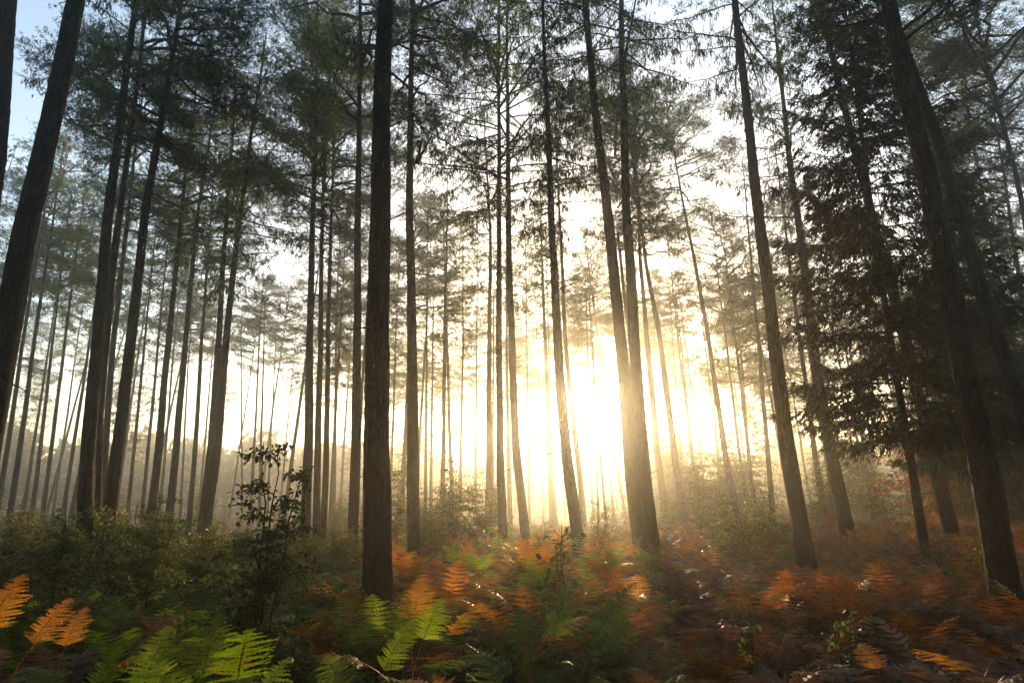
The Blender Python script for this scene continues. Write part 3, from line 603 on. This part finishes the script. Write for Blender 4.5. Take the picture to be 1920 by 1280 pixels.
# ------------------------------------------------------------------ bracken
FA = {}
def frond_mesh(det, v):
    k = ('fr', det, v)
    if k not in FA: V, Fd = frond_arrays(300+v, 1.12 if v < 6 else 1.35, det, (.2, .45, .7, .9, .3, .6)[v % 6]+(.22 if v > 5 else 0), .43 if v < 6 else .71); FA[k] = fm('frond', V, list(Fd.values()))
    return FA[k]
def fern_mesh(det, v):
    k = ('fe', det, v)
    if k not in FA: V, Fd = fern_arrays(400+v, (5, 6, 4)[v % 3], det); FA[k] = fm('bracken', V, list(Fd.values()))
    return FA[k]
def colour(px, py, r, r2):
    if px > 1230: t = ['f_brown', 'f_rust', 'f_green', 'f_orange']; p = (.46, .80, .955, 1)
    elif 720 < px and py < 1125: t = ['f_orange', 'f_rust', 'f_yellow', 'f_green']; p = (.44, .62, .86, 1)
    elif px > 620: t = ['f_green', 'f_rust', 'f_yellow', 'f_orange']; p = (.52, .74, .92, 1)
    else: t = ['f_green', 'f_brown', 'f_yellow', 'f_orange']; p = (.60, .72, .94, 1)
    return t[[i for i, q in enumerate(p) if r <= q][0]]
WORD = dict(f_green='green', f_yellow='yellow green', f_rust='rust red', f_brown='dull brown', f_orange='orange')
def area(px, d):
    dd = 'at the very front' if d < 4.2 else 'in the near rows' if d < 7 else 'in the middle rows'
    s_ = ('at the left' if px < 420 else 'left of centre' if px < 800 else 'in the middle' if px < 1230 else 'right of centre' if px < 1560 else 'at the right')
    return f'{dd} {s_}'
def fern_parts(x, y, s, m, label, group, seed, nf=None, det=2, az=None, vs=None):
    rng = np.random.default_rng(seed); nf = nf or int(rng.integers(3, 6))
    root = empty('bracken_fern', (x, y, float(gz(x, y))-.02)); tag(root, label, 'fern', group)
    a0 = rng.uniform(0, 6.28)
    for i in range(nf):
        o = obj('frond', frond_mesh(det, int(rng.integers(0, 6)) if vs is None else vs[i % len(vs)]), M[m], root)
        a = (a0+6.283*(i+rng.uniform(-.3, .3))/nf) if az is None else az[i]
        q = s*(1 if vs is not None and i == 0 else rng.uniform(.8, 1.08)); o.rotation_euler = (rng.normal()*.12, rng.normal()*.1, a); o.scale = (q, q, q)
    return root
# the fronds that stand out
def hero(px, py, d, s, m, label, az, vs):
    """py: where the tips end; the fern stands on the floor and is as tall as that asks"""
    x = at(px, 930, d)[0]; vs = [v+6 for v in vs]; zm = max(v.co.z for v in frond_mesh(2, 9).vertices)
    q = (at(px, py, d)[2]-float(gz(x, d)))/zm
    return fern_parts(x, d, q, m, label, None, int(px), len(az), 2, [R_(a) for a in az], vs)
HX = []
for a in [(470, 1150, 3.8, .95, 'f_yellow', 'tall bright yellow green fern standing upright near the bottom edge', (95, 20, 170, -60), (3, 2, 1, 2)),
          (325, 1190, 3.7, .9, 'f_yellow', 'glowing yellow fern cut off by the bottom edge, left of the tallest', (100, 20, 170, 250), (3, 1, 4, 0)),
          (430, 1235, 3.4, .8, 'f_yellow', 'low yellow green fern squeezed between the two brightest ferns', (60, 140, 300), (3, 2, 1)),
          (560, 1215, 3.7, .85, 'f_yellow', 'arching bright green fern right of the tallest bright fern', (15, 120, -50, 200), (1, 3, 0, 4)),
          (235, 1160, 4.0, .95, 'f_yellow', 'spreading green gold fern above the bottom left corner', (20, 80, 150, 240, 320), (1, 3, 4, 0, 2)),
          (24, 1092, 5.0, 1.15, 'f_orange', 'upright glowing orange frond at the left edge', (92, 260, 200), (3, 3, 1)),
          (75, 1128, 5.1, .95, 'f_orange', 'smaller orange frond beside the one at the left edge', (80, 20), (3, 2)),
          (188, 1140, 5.5, .9, 'f_orange', 'thin orange frond above the spreading green gold fern', (90, 10), (3, 1)),
          (806, 1085, 6.0, .95, 'f_orange', 'upright copper frond left of the orange bracken mound', (85, 200, 330), (3, 1, 2)),
          (765, 1120, 5.5, .9, 'f_yellow', 'pair of upright yellow green fronds next to the copper one', (80, 110, 300), (3, 3, 1)),
          (722, 1155, 4.6, .95, 'f_yellow', 'sunlit fern spilling to the right below the thickest trunk', (10, 50, 120, 220, 300), (1, 3, 2, 0, 4)),
          (940, 1105, 5.5, .85, 'f_orange', 'single curled orange frond in the middle of the green ferns', (20, 160), (1, 0)),
          (1010, 1195, 4.2, .8, 'f_orange', 'dry orange frond arching among green ferns near the bottom middle', (170, 330), (1, 4)),
          (1060, 1110, 5.2, 1.0, 'f_green', 'large green fern standing below the black trunk', (60, 100, 150, 20, 280), (3, 2, 1, 3, 0)),
          (1640, 1140, 5.2, 1.0, 'f_orange', 'long arching rust orange frond at lower right', (5, 170, 80), (0, 4, 1)),
          (1840, 1165, 4.8, 1.0, 'f_orange', 'orange fern hanging over the lower right corner', (10, 190, 100), (0, 1, 4))]:
    HX.append(hero(*a))
rng = np.random.default_rng(21); cand = []
while len(cand) < 3300:
    d = math.sqrt(rng.uniform(2.7**2, 27**2)); px = rng.uniform(-260, 2200); x = at(px, 930, d)[0]
    if px < 640 and d > 10.5 and rng.random() < .9: continue
    if 640 < px < 860 and d > 13 and rng.random() < .85: continue
    if any((x-a)**2+(d-b)**2 < .3 for a, b in TREES): continue
    if d < 5.6 and any((x-h.location.x)**2+(d-h.location.y)**2 < .12 for h in HX): continue
    if d < 3.0 and rng.random() < .45: continue
    if math.sin(x*2.9+.7+1.3*math.sin(d*1.1))*math.cos(d*2.3+x*.8) < -.66: continue
    cand.append((d, px, x))
HP = [(960+(h.location.x)*F/h.location.y, h.location.y) for h in HX]
cand.sort(); MS = ['f_green', 'f_yellow', 'f_rust', 'f_brown', 'f_orange']; mass_V = {}; nv = 0
bases = {(det, v): fern_arrays(400+v, (5, 6, 4)[v % 3], det) for det in (0, 1) for v in range(3)}
BV, BF, BM = [], {}, {}
nin = 0
for i, (d, px, x) in enumerate(cand):
    py = 927+(EYE-.65-float(gz(x, d)))*F/d
    patch = .5+.5*math.sin(x*1.7+1.1)*math.cos(d*1.25+x*.6); r = float(np.clip(.55*patch+.45*rng.random()+rng.normal()*.08, 0, 1)); m = colour(px, py, r, 0)
    s = rng.uniform(.64, .98)*(1 if d > 3.2 else .8)*(.82 if px < 620 else 1)
    inview = -60 < px < 1980
    if d < 3.4: s = min(s, .72)
    if d > 7: s *= 1.05
    if any(abs(px-h[0]) < 48 and d < h[1] for h in HP): s *= .6
    if inview and nin < 280 or (not inview and d < 4.5):
        nin += inview
        ar = area(px, d)
        if d > 9: ar = ar.replace('middle rows', 'back rows')
        lb = f'{"large" if s > .82 else "small" if s < .68 else "mid sized"} {WORD[m]} fern {ar.split(" at the left")[0].split(" left of")[0].split(" in the middle")[0].split(" right of")[0].split(" at the right")[0]}, {by(px)}'
        gr = f'{WORD[m]} ferns {by(px)}'
        if nin < 130: fern_parts(x, d, s, m, lb, gr, i)
        else:
            o = obj('bracken_fern', fern_mesh(2 if d < 6 else 1, i % 3), M[m], None, (x, d, float(gz(x, d))-.02)); o.rotation_euler = (rng.normal()*.06, rng.normal()*.06, rng.uniform(0, 6.28)); o.scale = (s,)*3
            tag(o, lb, 'fern', gr)
    elif inview or d < 12:
        V, Fd = bases[(1 if d < 13 else 0, i % 3)]; a = rng.uniform(0, 6.28); c, q = math.cos(a), math.sin(a)
        V2 = (V*s)@np.array([[c, q, 0], [-q, c, 0], [0, 0, 1]])+np.array([x, d, float(gz(x, d))-.02]); BV.append(V2)
        for k, f in Fd.items(): BF.setdefault(k, []).append(f+nv); m2 = MS.index(colour(px, py, float(rng.random()), 0)); BM.setdefault(k, []).append(np.where(((f-f.min())//max(1, (f.max()-f.min())//7+1)).max(1) % 3 == 0, m2, MS.index(m)).astype(np.int32))
        nv += len(V2)
me = fm('bracken_mass', np.concatenate(BV), [np.concatenate(f) for f in BF.values()])
for m in MS: me.materials.append(M[m])
me.polygons.foreach_set('material_index', np.concatenate([np.concatenate(f) for f in BM.values()]))
o = bpy.data.objects.new('bracken_mass', me); C.objects.link(o); tag(o, 'mass of autumn bracken receding under the trunks', 'bracken', None, 'stuff')
# ------------------------------------------------------------------ the misty air
def haze():
    x0, x1, y0, y1, z0, z1 = -330, 330, -70, 430, -1.6, 27.5
    V = [(x, y, z) for z in (z0, z1) for y in (y0, y1) for x in (x0, x1)]
    me = fm('haze', V, np.array([[0, 2, 3, 1], [4, 5, 7, 6], [0, 1, 5, 4], [2, 6, 7, 3], [0, 4, 6, 2], [1, 3, 7, 5]]))
    m = bpy.data.materials.new('morning_mist'); m.use_nodes = True; n = m.node_tree; n.nodes.clear()
    o = n.nodes.new('ShaderNodeOutputMaterial'); v = n.nodes.new('ShaderNodeVolumePrincipled')
    v.inputs['Color'].default_value = (.95, .92, .86, 1); v.inputs['Density'].default_value = HAZE; v.inputs['Anisotropy'].default_value = .89
    n.links.new(v.outputs[0], o.inputs['Volume'])
    tag(obj('haze', me, m), 'pale morning mist filling the forest', 'haze', None, 'stuff')
haze()
